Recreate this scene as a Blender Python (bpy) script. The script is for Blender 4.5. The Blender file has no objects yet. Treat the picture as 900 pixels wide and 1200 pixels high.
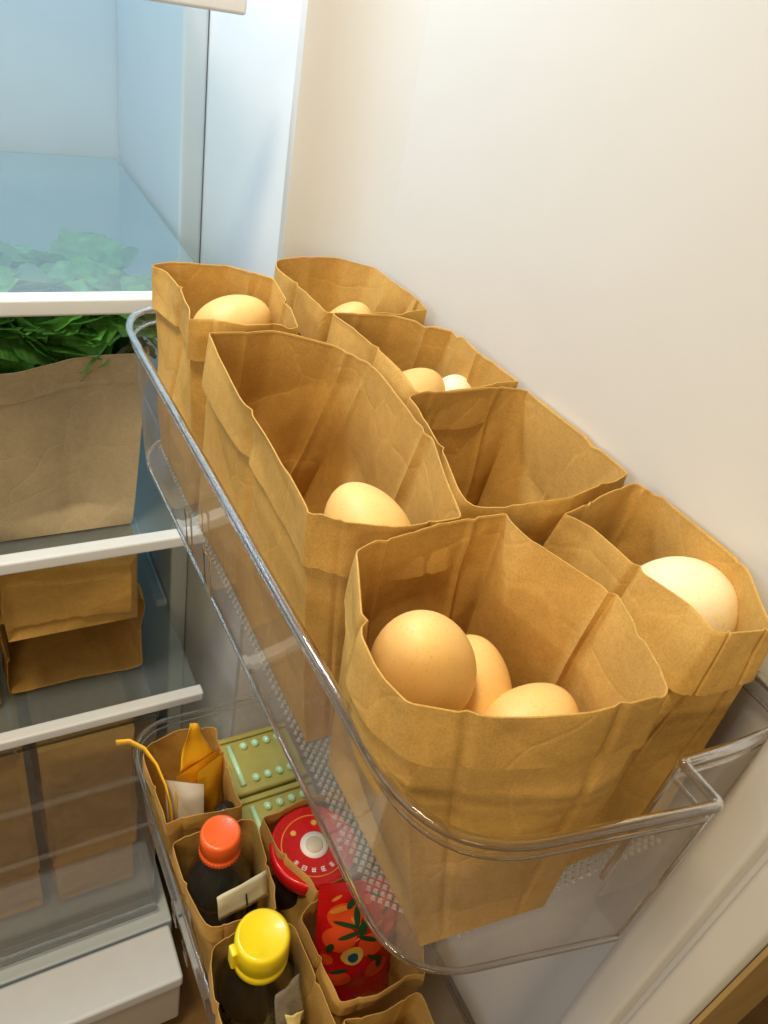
import bpy, bmesh, math, random
import numpy as np
from mathutils import Vector, Matrix, Euler

# ------------------------------------------------------------------ camera, light, exposure
sc = bpy.context.scene
COL = sc.collection
R3 = ((0.8775465, -0.14072911, 0.4583748),
      (-0.44588559, -0.59108734, 0.67216204),
      (0.17634678, -0.79423616, -0.5814557))
cam = bpy.data.cameras.new('camera')
cam.sensor_fit = 'HORIZONTAL'; cam.sensor_width = 36; cam.lens = 36 * 912 / 900
cam.clip_start = 0.01; cam.clip_end = 50
cam_o = bpy.data.objects.new('camera', cam); COL.objects.link(cam_o)
cam_o.matrix_world = Matrix(((R3[0][0], -R3[0][1], -R3[0][2], 0.0),
                             (R3[1][0], -R3[1][1], -R3[1][2], 0.0),
                             (R3[2][0], -R3[2][1], -R3[2][2], 0.25), (0, 0, 0, 1)))
sc.camera = cam_o

world = bpy.data.worlds.new('World'); sc.world = world; world.use_nodes = True
bg = world.node_tree.nodes['Background']
bg.inputs[0].default_value = (1.0, 0.82, 0.58, 1); bg.inputs[1].default_value = 0.19

def area(name, loc, target, size, power, color, sy=None):
    l = bpy.data.lights.new(name, 'AREA'); l.energy = power; l.color = color; l.size = size
    if sy: l.shape = 'RECTANGLE'; l.size_y = sy
    o = bpy.data.objects.new(name, l); COL.objects.link(o); o.location = loc
    o.rotation_euler = (Vector(target) - Vector(loc)).to_track_quat('-Z', 'Y').to_euler()
    return o
area('kitchen_ceiling_lamp', (-0.40, 0.14, 1.6), (0.2, 0.25, 0.0), 0.34, 25.5, (1.0, 0.80, 0.47))
area('cool_side_fill', (-1.7, 0.1, 0.9), (0.2, 0.4, 0.0), 0.9, 9.5, (0.93, 0.95, 1.0), 1.1)  # added cool fill from the left for bag sides and door, no window known
area('warm_low_fill', (-0.50, -1.05, 0.45), (0.30, 0.05, -0.25), 0.4, 5.5, (1.0, 0.78, 0.44))  # added warm fill from behind the camera, brightens low door and lower bin
area('fridge_led_strip', (-0.05, 0.76, 0.80), (-0.02, 0.86, -0.3), 0.5, 9.0, (0.74, 0.88, 1.0), 0.06)
sc.view_settings.view_transform = 'Standard'; sc.view_settings.look = 'None'
sc.view_settings.exposure = 0.08; sc.view_settings.gamma = 1.0
sc.cycles.use_denoising = True; sc.cycles.use_adaptive_sampling = True; sc.cycles.adaptive_threshold = 0.02
sc.cycles.max_bounces = 10; sc.cycles.transparent_max_bounces = 24
sc.cycles.transmission_bounces = 10; sc.cycles.diffuse_bounces = 5
sc.cycles.caustics_reflective = False; sc.cycles.caustics_refractive = True
sc.cycles.sample_clamp_indirect = 6.0

# ------------------------------------------------------------------ materials
def new_mat(name):
    m = bpy.data.materials.new(name); m.use_nodes = True
    nt = m.node_tree; nt.nodes.clear()
    return m, nt, nt.nodes.new('ShaderNodeOutputMaterial')
def N(nt, t, **k):
    n = nt.nodes.new(t)
    for a, b in k.items(): setattr(n, a, b)
    return n
def noise(nt, vec, scale, detail=4, rough=.55):
    n = N(nt, 'ShaderNodeTexNoise'); n.inputs['Scale'].default_value = scale
    n.inputs['Detail'].default_value = detail; n.inputs['Roughness'].default_value = rough
    nt.links.new(vec, n.inputs['Vector']); return n
def ramp(nt, fac, stops):
    r = N(nt, 'ShaderNodeValToRGB'); e = r.color_ramp.elements
    e[0].position, e[0].color = stops[0][0], (*stops[0][1], 1)
    e[1].position, e[1].color = stops[-1][0], (*stops[-1][1], 1)
    for p, c in stops[1:-1]:
        x = e.new(p); x.color = (*c, 1)
    nt.links.new(fac, r.inputs[0]); return r
def bump(nt, h, strength, dist, prev=None):
    b = N(nt, 'ShaderNodeBump'); b.inputs['Strength'].default_value = strength
    b.inputs['Distance'].default_value = dist; nt.links.new(h, b.inputs['Height'])
    if prev: nt.links.new(prev.outputs[0], b.inputs['Normal'])
    return b

def plain(name, col, rough=.5, var=.06, spec=.5, scale=30, bumpd=0.0, coat=0.0, trans=0.0, ior=1.45, metal=0.0, sss=0.0):
    m, nt, out = new_mat(name)
    p = N(nt, 'ShaderNodeBsdfPrincipled'); tc = N(nt, 'ShaderNodeTexCoord')
    n = noise(nt, tc.outputs['Object'], scale)
    lo = tuple(max(0, c * (1 - var)) for c in col); hi = tuple(min(1, c * (1 + var)) for c in col)
    r = ramp(nt, n.outputs['Fac'], [(.3, lo), (.7, hi)])
    nt.links.new(r.outputs[0], p.inputs['Base Color'])
    rr = N(nt, 'ShaderNodeMapRange'); n2 = noise(nt, tc.outputs['Object'], scale * 3)
    nt.links.new(n2.outputs['Fac'], rr.inputs[0]); rr.inputs[3].default_value = max(0.02, rough - .08); rr.inputs[4].default_value = min(1, rough + .08)
    nt.links.new(rr.outputs[0], p.inputs['Roughness'])
    p.inputs['Specular IOR Level'].default_value = spec; p.inputs['Metallic'].default_value = metal
    p.inputs['Coat Weight'].default_value = coat; p.inputs['Coat Roughness'].default_value = .1
    p.inputs['Transmission Weight'].default_value = trans; p.inputs['IOR'].default_value = ior
    if sss:
        p.inputs['Subsurface Weight'].default_value = sss; p.inputs['Subsurface Radius'].default_value = (.01, .006, .003)
        p.inputs['Subsurface Scale'].default_value = .4
    if bumpd:
        b = bump(nt, n2.outputs['Fac'], .5, bumpd); nt.links.new(b.outputs[0], p.inputs['Normal'])
    nt.links.new(p.outputs[0], out.inputs[0]); return m

def kraft_mat(name, col):
    m, nt, out = new_mat(name)
    tc = N(nt, 'ShaderNodeTexCoord'); oi = N(nt, 'ShaderNodeObjectInfo')
    add = N(nt, 'ShaderNodeVectorMath', operation='ADD'); nt.links.new(tc.outputs['Object'], add.inputs[0])
    nt.links.new(oi.outputs['Random'], add.inputs[1])
    v = add.outputs[0]
    big = noise(nt, v, 22, 3); fib = noise(nt, v, 900, 3, .7); mid = noise(nt, v, 160, 5, .65)
    c1 = ramp(nt, big.outputs['Fac'], [(.3, tuple(c * .90 for c in col)), (.7, tuple(min(1, c * 1.06) for c in col))])
    c2 = ramp(nt, fib.outputs['Fac'], [(.35, (.66, .60, .52)), (.62, (1, 1, 1))])
    c3 = ramp(nt, mid.outputs['Fac'], [(.32, (.90, .88, .85)), (.6, (1, 1, 1))])
    mx = N(nt, 'ShaderNodeMixRGB', blend_type='MULTIPLY'); mx.inputs[0].default_value = .45
    nt.links.new(c1.outputs[0], mx.inputs[1]); nt.links.new(c2.outputs[0], mx.inputs[2])
    mx2 = N(nt, 'ShaderNodeMixRGB', blend_type='MULTIPLY'); mx2.inputs[0].default_value = .8
    nt.links.new(mx.outputs[0], mx2.inputs[1]); nt.links.new(c3.outputs[0], mx2.inputs[2])
    # fine wrinkles: warped cell edges, fibres
    wn = noise(nt, v, 14, 2); wa = N(nt, 'ShaderNodeVectorMath', operation='MULTIPLY_ADD')
    nt.links.new(wn.outputs['Color'], wa.inputs[0]); wa.inputs[1].default_value = (.05, .05, .05); nt.links.new(v, wa.inputs[2])
    vor = N(nt, 'ShaderNodeTexVoronoi', feature='DISTANCE_TO_EDGE'); vor.inputs['Scale'].default_value = 17
    nt.links.new(wa.outputs[0], vor.inputs['Vector'])
    vr = N(nt, 'ShaderNodeMapRange'); vr.inputs[1].default_value = 0; vr.inputs[2].default_value = .03
    nt.links.new(vor.outputs['Distance'], vr.inputs[0])
    b0 = bump(nt, vr.outputs[0], .15, .0007)
    b1 = bump(nt, vor.outputs['Distance'], .22, .0045, b0)
    c4 = ramp(nt, vr.outputs[0], [(0, (1.09, 1.09, 1.09)), (.9, (1, 1, 1))])
    mx3 = N(nt, 'ShaderNodeMixRGB', blend_type='MULTIPLY'); mx3.inputs[0].default_value = .6
    nt.links.new(mx2.outputs[0], mx3.inputs[1]); nt.links.new(c4.outputs[0], mx3.inputs[2]); mx2 = mx3
    b2 = bump(nt, mid.outputs['Fac'], .10, .0005, b1)
    b3 = bump(nt, fib.outputs['Fac'], .12, .0002, b2)
    p = N(nt, 'ShaderNodeBsdfPrincipled'); p.inputs['Roughness'].default_value = .78
    p.inputs['Specular IOR Level'].default_value = .16
    t = N(nt, 'ShaderNodeBsdfTranslucent')
    for s in (p.inputs['Base Color'], t.inputs[0]): nt.links.new(mx2.outputs[0], s)
    for s in (p.inputs['Normal'], t.inputs['Normal']): nt.links.new(b3.outputs[0], s)
    mix = N(nt, 'ShaderNodeMixShader'); mix.inputs[0].default_value = .14
    nt.links.new(p.outputs[0], mix.inputs[1]); nt.links.new(t.outputs[0], mix.inputs[2])
    nt.links.new(mix.outputs[0], out.inputs[0]); return m

def sheet_mat(name, tint, ior=1.45, rough=.04, veil=.0, veilcol=(.8, .85, .9), scratch=.02):
    """clear plastic or glass sheet: see-through with Fresnel reflection and a faint haze of scratches"""
    m, nt, out = new_mat(name)
    lw = N(nt, 'ShaderNodeLayerWeight'); pw = N(nt, 'ShaderNodeMath', operation='POWER'); pw.inputs[1].default_value = 5.0
    tc = N(nt, 'ShaderNodeTexCoord'); n = noise(nt, tc.outputs['Object'], 60, 5)
    b = bump(nt, n.outputs['Fac'], .10, .0006); nt.links.new(b.outputs[0], lw.inputs['Normal'])
    lw.inputs['Blend'].default_value = .5; nt.links.new(lw.outputs['Facing'], pw.inputs[0])
    fr = N(nt, 'ShaderNodeMath', operation='MULTIPLY_ADD'); nt.links.new(pw.outputs[0], fr.inputs[0]); fr.inputs[1].default_value = .90
    fr.inputs[2].default_value = 2 * ((ior - 1) / (ior + 1)) ** 2
    tr = N(nt, 'ShaderNodeBsdfTransparent'); tr.inputs[0].default_value = (*tint, 1)
    gl = N(nt, 'ShaderNodeBsdfGlossy'); gl.inputs['Roughness'].default_value = rough; nt.links.new(b.outputs[0], gl.inputs['Normal'])
    mix = N(nt, 'ShaderNodeMixShader'); nt.links.new(fr.outputs[0], mix.inputs[0])
    nt.links.new(tr.outputs[0], mix.inputs[1]); nt.links.new(gl.outputs[0], mix.inputs[2])
    df = N(nt, 'ShaderNodeBsdfDiffuse'); df.inputs[0].default_value = (*veilcol, 1)
    mp = N(nt, 'ShaderNodeMapping'); mp.inputs['Scale'].default_value = (8, 60, 8); nt.links.new(tc.outputs['Object'], mp.inputs[0])
    n2 = noise(nt, mp.outputs[0], 8, 6)
    mr = N(nt, 'ShaderNodeMapRange'); nt.links.new(n2.outputs['Fac'], mr.inputs[0]); mr.inputs[1].default_value = .3; mr.inputs[2].default_value = .75
    mr.inputs[3].default_value = veil; mr.inputs[4].default_value = veil + scratch
    mix2 = N(nt, 'ShaderNodeMixShader'); nt.links.new(mr.outputs[0], mix2.inputs[0])
    nt.links.new(mix.outputs[0], mix2.inputs[1]); nt.links.new(df.outputs[0], mix2.inputs[2])
    nt.links.new(mix2.outputs[0], out.inputs[0]); return m

def solid_clear(name, col=(.96, .97, .98), rough=.03, ior=1.46):
    m, nt, out = new_mat(name)
    g = N(nt, 'ShaderNodeBsdfGlass'); g.inputs['Color'].default_value = (*col, 1); g.inputs['Roughness'].default_value = rough; g.inputs['IOR'].default_value = ior
    t = N(nt, 'ShaderNodeBsdfTransparent'); t.inputs[0].default_value = (*col, 1)
    tc = N(nt, 'ShaderNodeTexCoord'); n = noise(nt, tc.outputs['Object'], 90, 3)
    b = bump(nt, n.outputs['Fac'], .15, .0006); nt.links.new(b.outputs[0], g.inputs['Normal'])
    mix = N(nt, 'ShaderNodeMixShader'); mix.inputs[0].default_value = .35
    nt.links.new(g.outputs[0], mix.inputs[1]); nt.links.new(t.outputs[0], mix.inputs[2])
    nt.links.new(mix.outputs[0], out.inputs[0]); return m

def egg_mat(name, col):
    m, nt, out = new_mat(name)
    tc = N(nt, 'ShaderNodeTexCoord'); oi = N(nt, 'ShaderNodeObjectInfo')
    add = N(nt, 'ShaderNodeVectorMath', operation='ADD'); nt.links.new(tc.outputs['Object'], add.inputs[0]); nt.links.new(oi.outputs['Random'], add.inputs[1])
    a = noise(nt, add.outputs[0], 30, 4); b = noise(nt, add.outputs[0], 700, 2)
    c1 = ramp(nt, a.outputs['Fac'], [(.3, tuple(c * .93 for c in col)), (.7, tuple(min(1, c * 1.05) for c in col))])
    c2 = ramp(nt, b.outputs['Fac'], [(.28, (.82, .72, .6)), (.42, (1, 1, 1))])
    mx = N(nt, 'ShaderNodeMixRGB', blend_type='MULTIPLY'); mx.inputs[0].default_value = .55
    nt.links.new(c1.outputs[0], mx.inputs[1]); nt.links.new(c2.outputs[0], mx.inputs[2])
    hs = N(nt, 'ShaderNodeHueSaturation'); hm = N(nt, 'ShaderNodeMapRange'); nt.links.new(oi.outputs['Random'], hm.inputs[0])
    hm.inputs[3].default_value = .88; hm.inputs[4].default_value = 1.1; nt.links.new(hm.outputs[0], hs.inputs['Value']); nt.links.new(mx.outputs[0], hs.inputs['Color'])
    p = N(nt, 'ShaderNodeBsdfPrincipled'); nt.links.new(hs.outputs[0], p.inputs['Base Color'])
    p.inputs['Roughness'].default_value = .46; p.inputs['Specular IOR Level'].default_value = .35
    p.inputs['Subsurface Weight'].default_value = .08; p.inputs['Subsurface Radius'].default_value = (.012, .006, .002); p.inputs['Subsurface Scale'].default_value = .5
    bb = bump(nt, b.outputs['Fac'], .22, .0002); nt.links.new(bb.outputs[0], p.inputs['Normal'])
    nt.links.new(p.outputs[0], out.inputs[0]); return m

def leaf_mat(name, dark, light):
    m, nt, out = new_mat(name)
    tc = N(nt, 'ShaderNodeTexCoord'); oi = N(nt, 'ShaderNodeObjectInfo')
    n = noise(nt, tc.outputs['Object'], 5, 5)
    c0 = ramp(nt, n.outputs['Fac'], [(.3, dark), (.75, light)])
    sx = N(nt, 'ShaderNodeSeparateXYZ'); nt.links.new(tc.outputs['Object'], sx.inputs[0])
    ab = N(nt, 'ShaderNodeMath', operation='ABSOLUTE'); nt.links.new(sx.outputs[0], ab.inputs[0])
    sy = N(nt, 'ShaderNodeMath', operation='SUBTRACT'); nt.links.new(sx.outputs[1], sy.inputs[0]); nt.links.new(ab.outputs[0], sy.inputs[1])
    ms = N(nt, 'ShaderNodeMath', operation='MULTIPLY'); nt.links.new(sy.outputs[0], ms.inputs[0]); ms.inputs[1].default_value = 8.0
    fc = N(nt, 'ShaderNodeMath', operation='PINGPONG'); nt.links.new(ms.outputs[0], fc.inputs[0]); fc.inputs[1].default_value = .5
    mb = N(nt, 'ShaderNodeMath', operation='MULTIPLY'); nt.links.new(ab.outputs[0], mb.inputs[0]); mb.inputs[1].default_value = 3.0
    mn = N(nt, 'ShaderNodeMath', operation='MINIMUM'); nt.links.new(fc.outputs[0], mn.inputs[0]); nt.links.new(mb.outputs[0], mn.inputs[1])
    vn = ramp(nt, mb.outputs[0], [(.03, (1, 1, 1)), (.10, (0, 0, 0))])
    c = N(nt, 'ShaderNodeMixRGB'); nt.links.new(c0.outputs[0], c.inputs[1]); c.inputs[2].default_value = (.22, .42, .13, 1)
    vm = N(nt, 'ShaderNodeMath', operation='MULTIPLY'); nt.links.new(vn.outputs[0], vm.inputs[0]); vm.inputs[1].default_value = .25
    nt.links.new(vm.outputs[0], c.inputs[0])
    h = N(nt, 'ShaderNodeHueSaturation'); mr = N(nt, 'ShaderNodeMapRange'); nt.links.new(oi.outputs['Random'], mr.inputs[0])
    mr.inputs[3].default_value = .6; mr.inputs[4].default_value = 1.5; nt.links.new(mr.outputs[0], h.inputs['Value'])
    nt.links.new(c.outputs[0], h.inputs['Color'])
    p = N(nt, 'ShaderNodeBsdfPrincipled'); p.inputs['Roughness'].default_value = .38
    t = N(nt, 'ShaderNodeBsdfTranslucent')
    nt.links.new(h.outputs[0], p.inputs['Base Color']); nt.links.new(h.outputs[0], t.inputs[0])
    b = bump(nt, mn.outputs[0], .2, .003); nt.links.new(b.outputs[0], p.inputs['Normal'])
    mix = N(nt, 'ShaderNodeMixShader'); mix.inputs[0].default_value = .3
    nt.links.new(p.outputs[0], mix.inputs[1]); nt.links.new(t.outputs[0], mix.inputs[2]); nt.links.new(mix.outputs[0], out.inputs[0]); return m

M = dict(
    kraft=kraft_mat('kraft_paper', (.64, .39, .112)),
    kraft_cool_lit=kraft_mat('cool_lit_kraft_paper', (.60, .50, .34)),  # kraft copy for the greens bag, cool light put into its paler colour
    egg=egg_mat('brown_eggshell', (.76, .48, .17)),
    egg_pale=egg_mat('pale_eggshell', (.86, .71, .44)),
    clear=sheet_mat('clear_plastic_sheet', (.955, .955, .955), veil=.035, scratch=.07, veilcol=(.72, .70, .72)),
    rim=solid_clear('clear_plastic_rim', (.90, .91, .93)),
    dimple=sheet_mat('clear_plastic_dimple', (.90, .90, .88), 1.9, .10, .22, (.88, .88, .84), .12),
    door=plain('door_liner_white', (.61, .59, .56), .36, .02, .4, 6, .0002),
    cabinet=plain('cabinet_white', (.70, .735, .79), .36, .02, .4, 6, .0002),
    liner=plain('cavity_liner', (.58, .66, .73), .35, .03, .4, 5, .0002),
    trim=plain('shelf_trim_white', (.82, .87, .97), .35, .02),
    gasket=plain('grey_gasket', (.30, .28, .25), .6, .08),
    glass=sheet_mat('shelf_glass', (.88, .94, .95), 1.52, .12, .07, (.70, .82, .92), .05),
    leaf=leaf_mat('green_leaf', (.05, .19, .035), (.19, .52, .11)),
    stem=plain('leaf_stem', (.26, .42, .12), .45, .15),
    redcap=plain('orange_red_cap', (.86, .125, .02), .32, .06, .5, 40, 0, .3),
    yellowcap=plain('yellow_cap', (.86, .66, .01), .32, .05, .5, 40, 0, .3),
    redlid=plain('red_lid', (.62, .01, .012), .28, .08, .5, 40, 0, .3),
    white=plain('print_white', (.82, .80, .74), .5, .04),
    button=plain('lid_button', (.62, .56, .42), .35, .06),
    gold=plain('print_gold', (.75, .50, .10), .4, .1),
    sauce=plain('dark_sauce_glass', (.018, .016, .014), .08, .3, .6, 20, 0, .8),
    bluedark=plain('dark_blue_bottle', (.03, .042, .055), .12, .3, .6, 20, 0, .8),
    neck=sheet_mat('bottle_neck_clear', (.86, .82, .74), 1.5, .04, .0, (.6, .5, .35), .015),
    tape=sheet_mat('clear_tape', (.82, .78, .70), 1.45, .25, .22, (.7, .66, .58), .1),
    note=plain('paper_label', (.62, .58, .44), .6, .12, .3, 60),
    pouch=plain('yellow_pouch', (.86, .46, .02), .32, .10, .5, 40, .001, .3),
    pouchw=plain('white_pouch', (.72, .67, .60), .4, .08, .4, 30, .001),
    redpack=plain('red_packet_film', (.58, .008, .01), .26, .15, .5, 30, .001, .4),
    tomato=plain('print_tomato', (.80, .09, .02), .3, .15),
    ltom=plain('print_orange', (.80, .27, .05), .3, .15),
    dgreen=plain('print_green', (.01, .07, .025), .35, .2),
    blue=plain('print_blue', (.01, .09, .20), .35, .2),
    black=plain('black_plastic', (.012, .012, .014), .18, .1, .5, 40, 0, .5),
    olive=plain('olive_tray', (.42, .36, .09), .3, .12, .5, 25, .0006, .3),
    mint=plain('mint_capsule', (.55, .82, .50), .15, .08, .6, 30, 0, .6),
    wood=plain('floor_wood', (.20, .10, .025), .45, .25, .4, 9),
    edge=plain('door_edge_tan', (.42, .28, .11), .45, .1),
    garlic=plain('cream_lump', (.74, .62, .28), .5, .1),
)

# ------------------------------------------------------------------ helpers
rng = random.Random(7)
def link(name, me, mat, parent=None, smooth=True):
    o = bpy.data.objects.new(name, me); COL.objects.link(o)
    if mat is not None and not me.materials: me.materials.append(M[mat] if isinstance(mat, str) else mat)
    if smooth:
        for p in me.polygons: p.use_smooth = True
    if parent is not None: o.parent = parent
    return o
def mesh(name, verts, faces):
    me = bpy.data.meshes.new(name); me.from_pydata([tuple(map(float, v)) for v in verts], [], faces); me.update(); return me
def tag(o, label, cat, group=None, kind=None):
    if label: o['label'] = label
    if cat: o['category'] = cat
    if group: o['group'] = group
    if kind: o['kind'] = kind
    return o
def empty(name, loc, label, cat, group=None, rot=(0, 0, 0)):
    o = bpy.data.objects.new(name, None); COL.objects.link(o); o.location = loc; o.rotation_euler = rot; o.empty_display_size = .02
    return tag(o, label, cat, group)
def box(name, lo, hi, mat, parent=None, bev=.0015, seg=2):
    bm = bmesh.new(); bmesh.ops.create_cube(bm, size=1)
    c = [(a + b) / 2 for a, b in zip(lo, hi)]; s = [b - a for a, b in zip(lo, hi)]
    for v in bm.verts: v.co = Vector((v.co.x * s[0] + c[0], v.co.y * s[1] + c[1], v.co.z * s[2] + c[2]))
    if bev: bmesh.ops.bevel(bm, geom=bm.edges[:], offset=bev, segments=seg, affect='EDGES', profile=.5)
    me = bpy.data.meshes.new(name); bm.to_mesh(me); bm.free()
    o = link(name, me, mat, parent)
    md = o.modifiers.new('wn', 'WEIGHTED_NORMAL'); md.keep_sharp = False
    return o
def lathe(name, prof, mat, parent=None, seg=40, loc=(0, 0, 0), rot=(0, 0, 0), squash=None):
    vs, fs = [], []
    for r, z in prof:
        for i in range(seg):
            a = 2 * math.pi * i / seg; vs.append((r * math.cos(a), r * math.sin(a), z))
    n = len(prof)
    for j in range(n - 1):
        for i in range(seg):
            k = (i + 1) % seg; fs.append((j * seg + i, j * seg + k, (j + 1) * seg + k, (j + 1) * seg + i))
    if prof[0][0] > 1e-6: fs.append(tuple(range(seg))[::-1])
    if prof[-1][0] > 1e-6: fs.append(tuple((n - 1) * seg + i for i in range(seg)))
    me = mesh(name, vs, fs); o = link(name, me, mat, parent); o.location = loc; o.rotation_euler = rot
    return o
def tube(name, pts, r, mat, parent=None, seg=8, closed=False, rx=None):
    pts = [Vector(p) for p in pts]; n = len(pts); vs, fs = [], []
    for i, p in enumerate(pts):
        a = pts[(i - 1) % n] if closed or i > 0 else p; b = pts[(i + 1) % n] if closed or i < n - 1 else p
        t = (b - a).normalized(); u = t.cross(Vector((0, 0, 1)))
        if u.length < 1e-4: u = t.cross(Vector((0, 1, 0)))
        u.normalize(); w = u.cross(t)
        rr = r[i] if isinstance(r, (list, tuple)) else r
        for k in range(seg):
            an = 2 * math.pi * k / seg; vs.append(p + u * math.cos(an) * rr * (rx or 1) + w * math.sin(an) * rr)
    m = n if closed else n - 1
    for i in range(m):
        for k in range(seg):
            j = (i + 1) % n; q = (k + 1) % seg; fs.append((i * seg + k, i * seg + q, j * seg + q, j * seg + k))
    if not closed: fs += [tuple(range(seg))[::-1], tuple((n - 1) * seg + k for k in range(seg))]
    return link(name, mesh(name, vs, fs), mat, parent)
def prism(name, poly, z0, z1, mat, parent=None, smooth=False):
    n = len(poly); vs = [(x, y, z0) for x, y in poly] + [(x, y, z1) for x, y in poly]
    fs = [(i, (i + 1) % n, n + (i + 1) % n, n + i) for i in range(n)] + [tuple(range(n))[::-1], tuple(range(n, 2 * n))]
    o = link(name, mesh(name, vs, fs), mat, parent, smooth); return o
def round_poly(poly, rad, seg=8):
    """round the corners of an open/closed polyline: rad per vertex"""
    out = []; n = len(poly)
    for i, p in enumerate(poly):
        r = rad[i]
        if r <= 0: out.append(p); continue
        p = Vector(p); a = (Vector(poly[i - 1]) - p); b = (Vector(poly[(i + 1) % n]) - p)
        la, lb = a.length, b.length; a.normalize(); b.normalize()
        d = min(r, la * .48, lb * .48); s, e = p + a * d, p + b * d
        for k in range(seg + 1):
            t = k / seg; out.append(tuple((1 - t) ** 2 * s + 2 * t * (1 - t) * p + t * t * e))
    return out

def sharp_angle(me, deg):
    bm = bmesh.new(); bm.from_mesh(me); lim = math.radians(deg)
    for e in bm.edges:
        if len(e.link_faces) == 2 and e.calc_face_angle(0) > lim: e.smooth = False
    bm.to_mesh(me); bm.free()

# ------------------------------------------------------------------ kraft bags
def tri(x): return np.abs((x % 1.0) * 2 - 1) * 2 - 1
def facet(S, H, rs, grad, k=7):
    """crumple made of flat facets: difference of two upper envelopes of random tilted planes"""
    L, T = S.max() + 1e-6, H.max() + 1e-6; out = 0
    for sg in (1, -1):
        e = None
        for _ in range(k):
            th = rs.uniform(0, 2 * math.pi); g = grad * rs.uniform(.5, 1.3); a, b = rs.uniform(0, L), rs.uniform(0, T)
            f = g * (math.cos(th) * (S - a) + math.sin(th) * (H - b)) - g * .012
            e = f if e is None else np.maximum(e, f)
        out = out + sg * (e - e.mean())
    return out
def bag(name, rim, base, zf, label, group, cuff=.024, seed=1, amp=.0016, rows=64, ns=44, jag=.0024, cat='paper bag', flare=.0022, matrix=None, mat='kraft', cuff_drop=None):
    """open kraft bag. rim: [(x,y,z,corner)], base: four (x,y) on z=zf, matched to the corners in order"""
    rs = np.random.RandomState(seed)
    ci = [i for i, p in enumerate(rim) if p[3]]; n = len(rim); nc = 4
    loop_r, loop_b, face_s, face_id, slen = [], [], [], [], []
    for f in range(nc):
        a, b = ci[f], ci[(f + 1) % nc]
        idx = [a]
        while idx[-1] != b: idx.append((idx[-1] + 1) % n)
        P = np.array([rim[i][:3] for i in idx]); d = np.r_[0, np.cumsum(np.linalg.norm(np.diff(P, axis=0), axis=1))]
        s = np.linspace(0, 1, ns, endpoint=False)
        q = np.stack([np.interp(s * d[-1], d, P[:, k]) for k in range(3)], 1)
        b0, b1 = np.array(base[f]), np.array(base[(f + 1) % nc])
        loop_r.append(q); loop_b.append(b0 + (b1 - b0) * s[:, None]); face_s.append(s * d[-1]); face_id += [f] * ns; slen.append(d[-1])
    Rm = np.concatenate(loop_r); B = np.concatenate(loop_b); S = np.concatenate(face_s); Fi = np.array(face_id); NT = len(S)
    for _ in range(1): Rm = .25 * np.roll(Rm, 1, 0) + .5 * Rm + .25 * np.roll(Rm, -1, 0)
    tt = np.arange(NT) / NT * 2 * math.pi
    zj = np.zeros(NT)
    for k in range(2, 9): zj += rs.uniform(-1, 1) / k * np.sin(k * tt + rs.uniform(0, 6.28))
    kk = rs.randint(0, NT, 7)                                  # small nicks and folds of the rim
    for c in kk: zj += rs.uniform(-.9, .5) * np.exp(-(((np.arange(NT) - c + NT / 2) % NT - NT / 2) / 2.2) ** 2)
    Rm[:, 2] += zj * jag
    # outward direction
    tan = np.roll(Rm, -1, 0) - np.roll(Rm, 1, 0); nrm = np.stack([tan[:, 1], -tan[:, 0]], 1); nrm /= np.linalg.norm(nrm, axis=1)[:, None] + 1e-9
    cen = Rm[:, :2].mean(0)
    if (np.sum(nrm * (Rm[:, :2] - cen), 1)).mean() < 0: nrm = -nrm
    for _ in range(3): nrm = .25 * np.roll(nrm, 1, 0) + .5 * nrm + .25 * np.roll(nrm, -1, 0)
    hgt = Rm[:, 2].mean() - zf
    V = np.linspace(0, 1, rows); disp = np.zeros((rows, NT)); cdisp = np.zeros((17, NT))
    crow = np.linspace(0, 1, 17)
    for f in range(nc):
        m = Fi == f; s = S[m]; L = slen[f]
        SS, HH = np.meshgrid(s, V * hgt)
        win = np.clip(np.minimum(SS, L - SS) / (.16 * L), 0, 1) ** .7
        wv = np.clip(V / .12, 0, 1)[:, None] * (1 - .25 * np.clip((V - .85) / .15, 0, 1))[:, None]
        dd = facet(SS, HH, rs, amp * 48, 7) + facet(SS, HH, rs, amp * 34, 18)
        # gusset / fold lines: straight vertical creases
        for cpos in ((.5,) if f % 2 else (.22, .80)):
            dd -= amp * 1.6 * np.maximum(0, 1 - np.abs(SS / L - cpos) / .035) * (1 if f % 2 else .6)
        dd += rs.uniform(-.8, 1.6) * amp * np.sin(math.pi * SS / L) * np.sin(math.pi * np.clip(V, 0, 1))[:, None]
        disp[:, m] = dd * win * wv
        SC, HC = np.meshgrid(s, crow * cuff)
        wc = np.clip(np.minimum(SC, L - SC) / (.08 * L), 0, 1)
        cdisp[:, m] = (facet(SC, HC, rs, amp * 34, 8) + facet(SC, HC, rs, amp * 32, 20)) * wc * np.clip(crow * 3, 0, 1)[:, None]
    # body
    verts, faces = [], []
    ez = V
    e = V ** .8
    pos = np.zeros((rows, NT, 3))
    for j in range(rows):
        xy = B * (1 - e[j]) + Rm[:, :2] * e[j] + nrm * disp[j][:, None]
        pos[j, :, :2] = xy; pos[j, :, 2] = zf + (Rm[:, 2] - zf) * ez[j]
    if matrix is None: pos[:, :, 0] = np.minimum(pos[:, :, 0], .3155)
    verts = pos.reshape(-1, 3).tolist()
    for j in range(rows - 1):
        for i in range(NT):
            k = (i + 1) % NT; faces.append((j * NT + i, j * NT + k, (j + 1) * NT + k, (j + 1) * NT + i))
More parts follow.
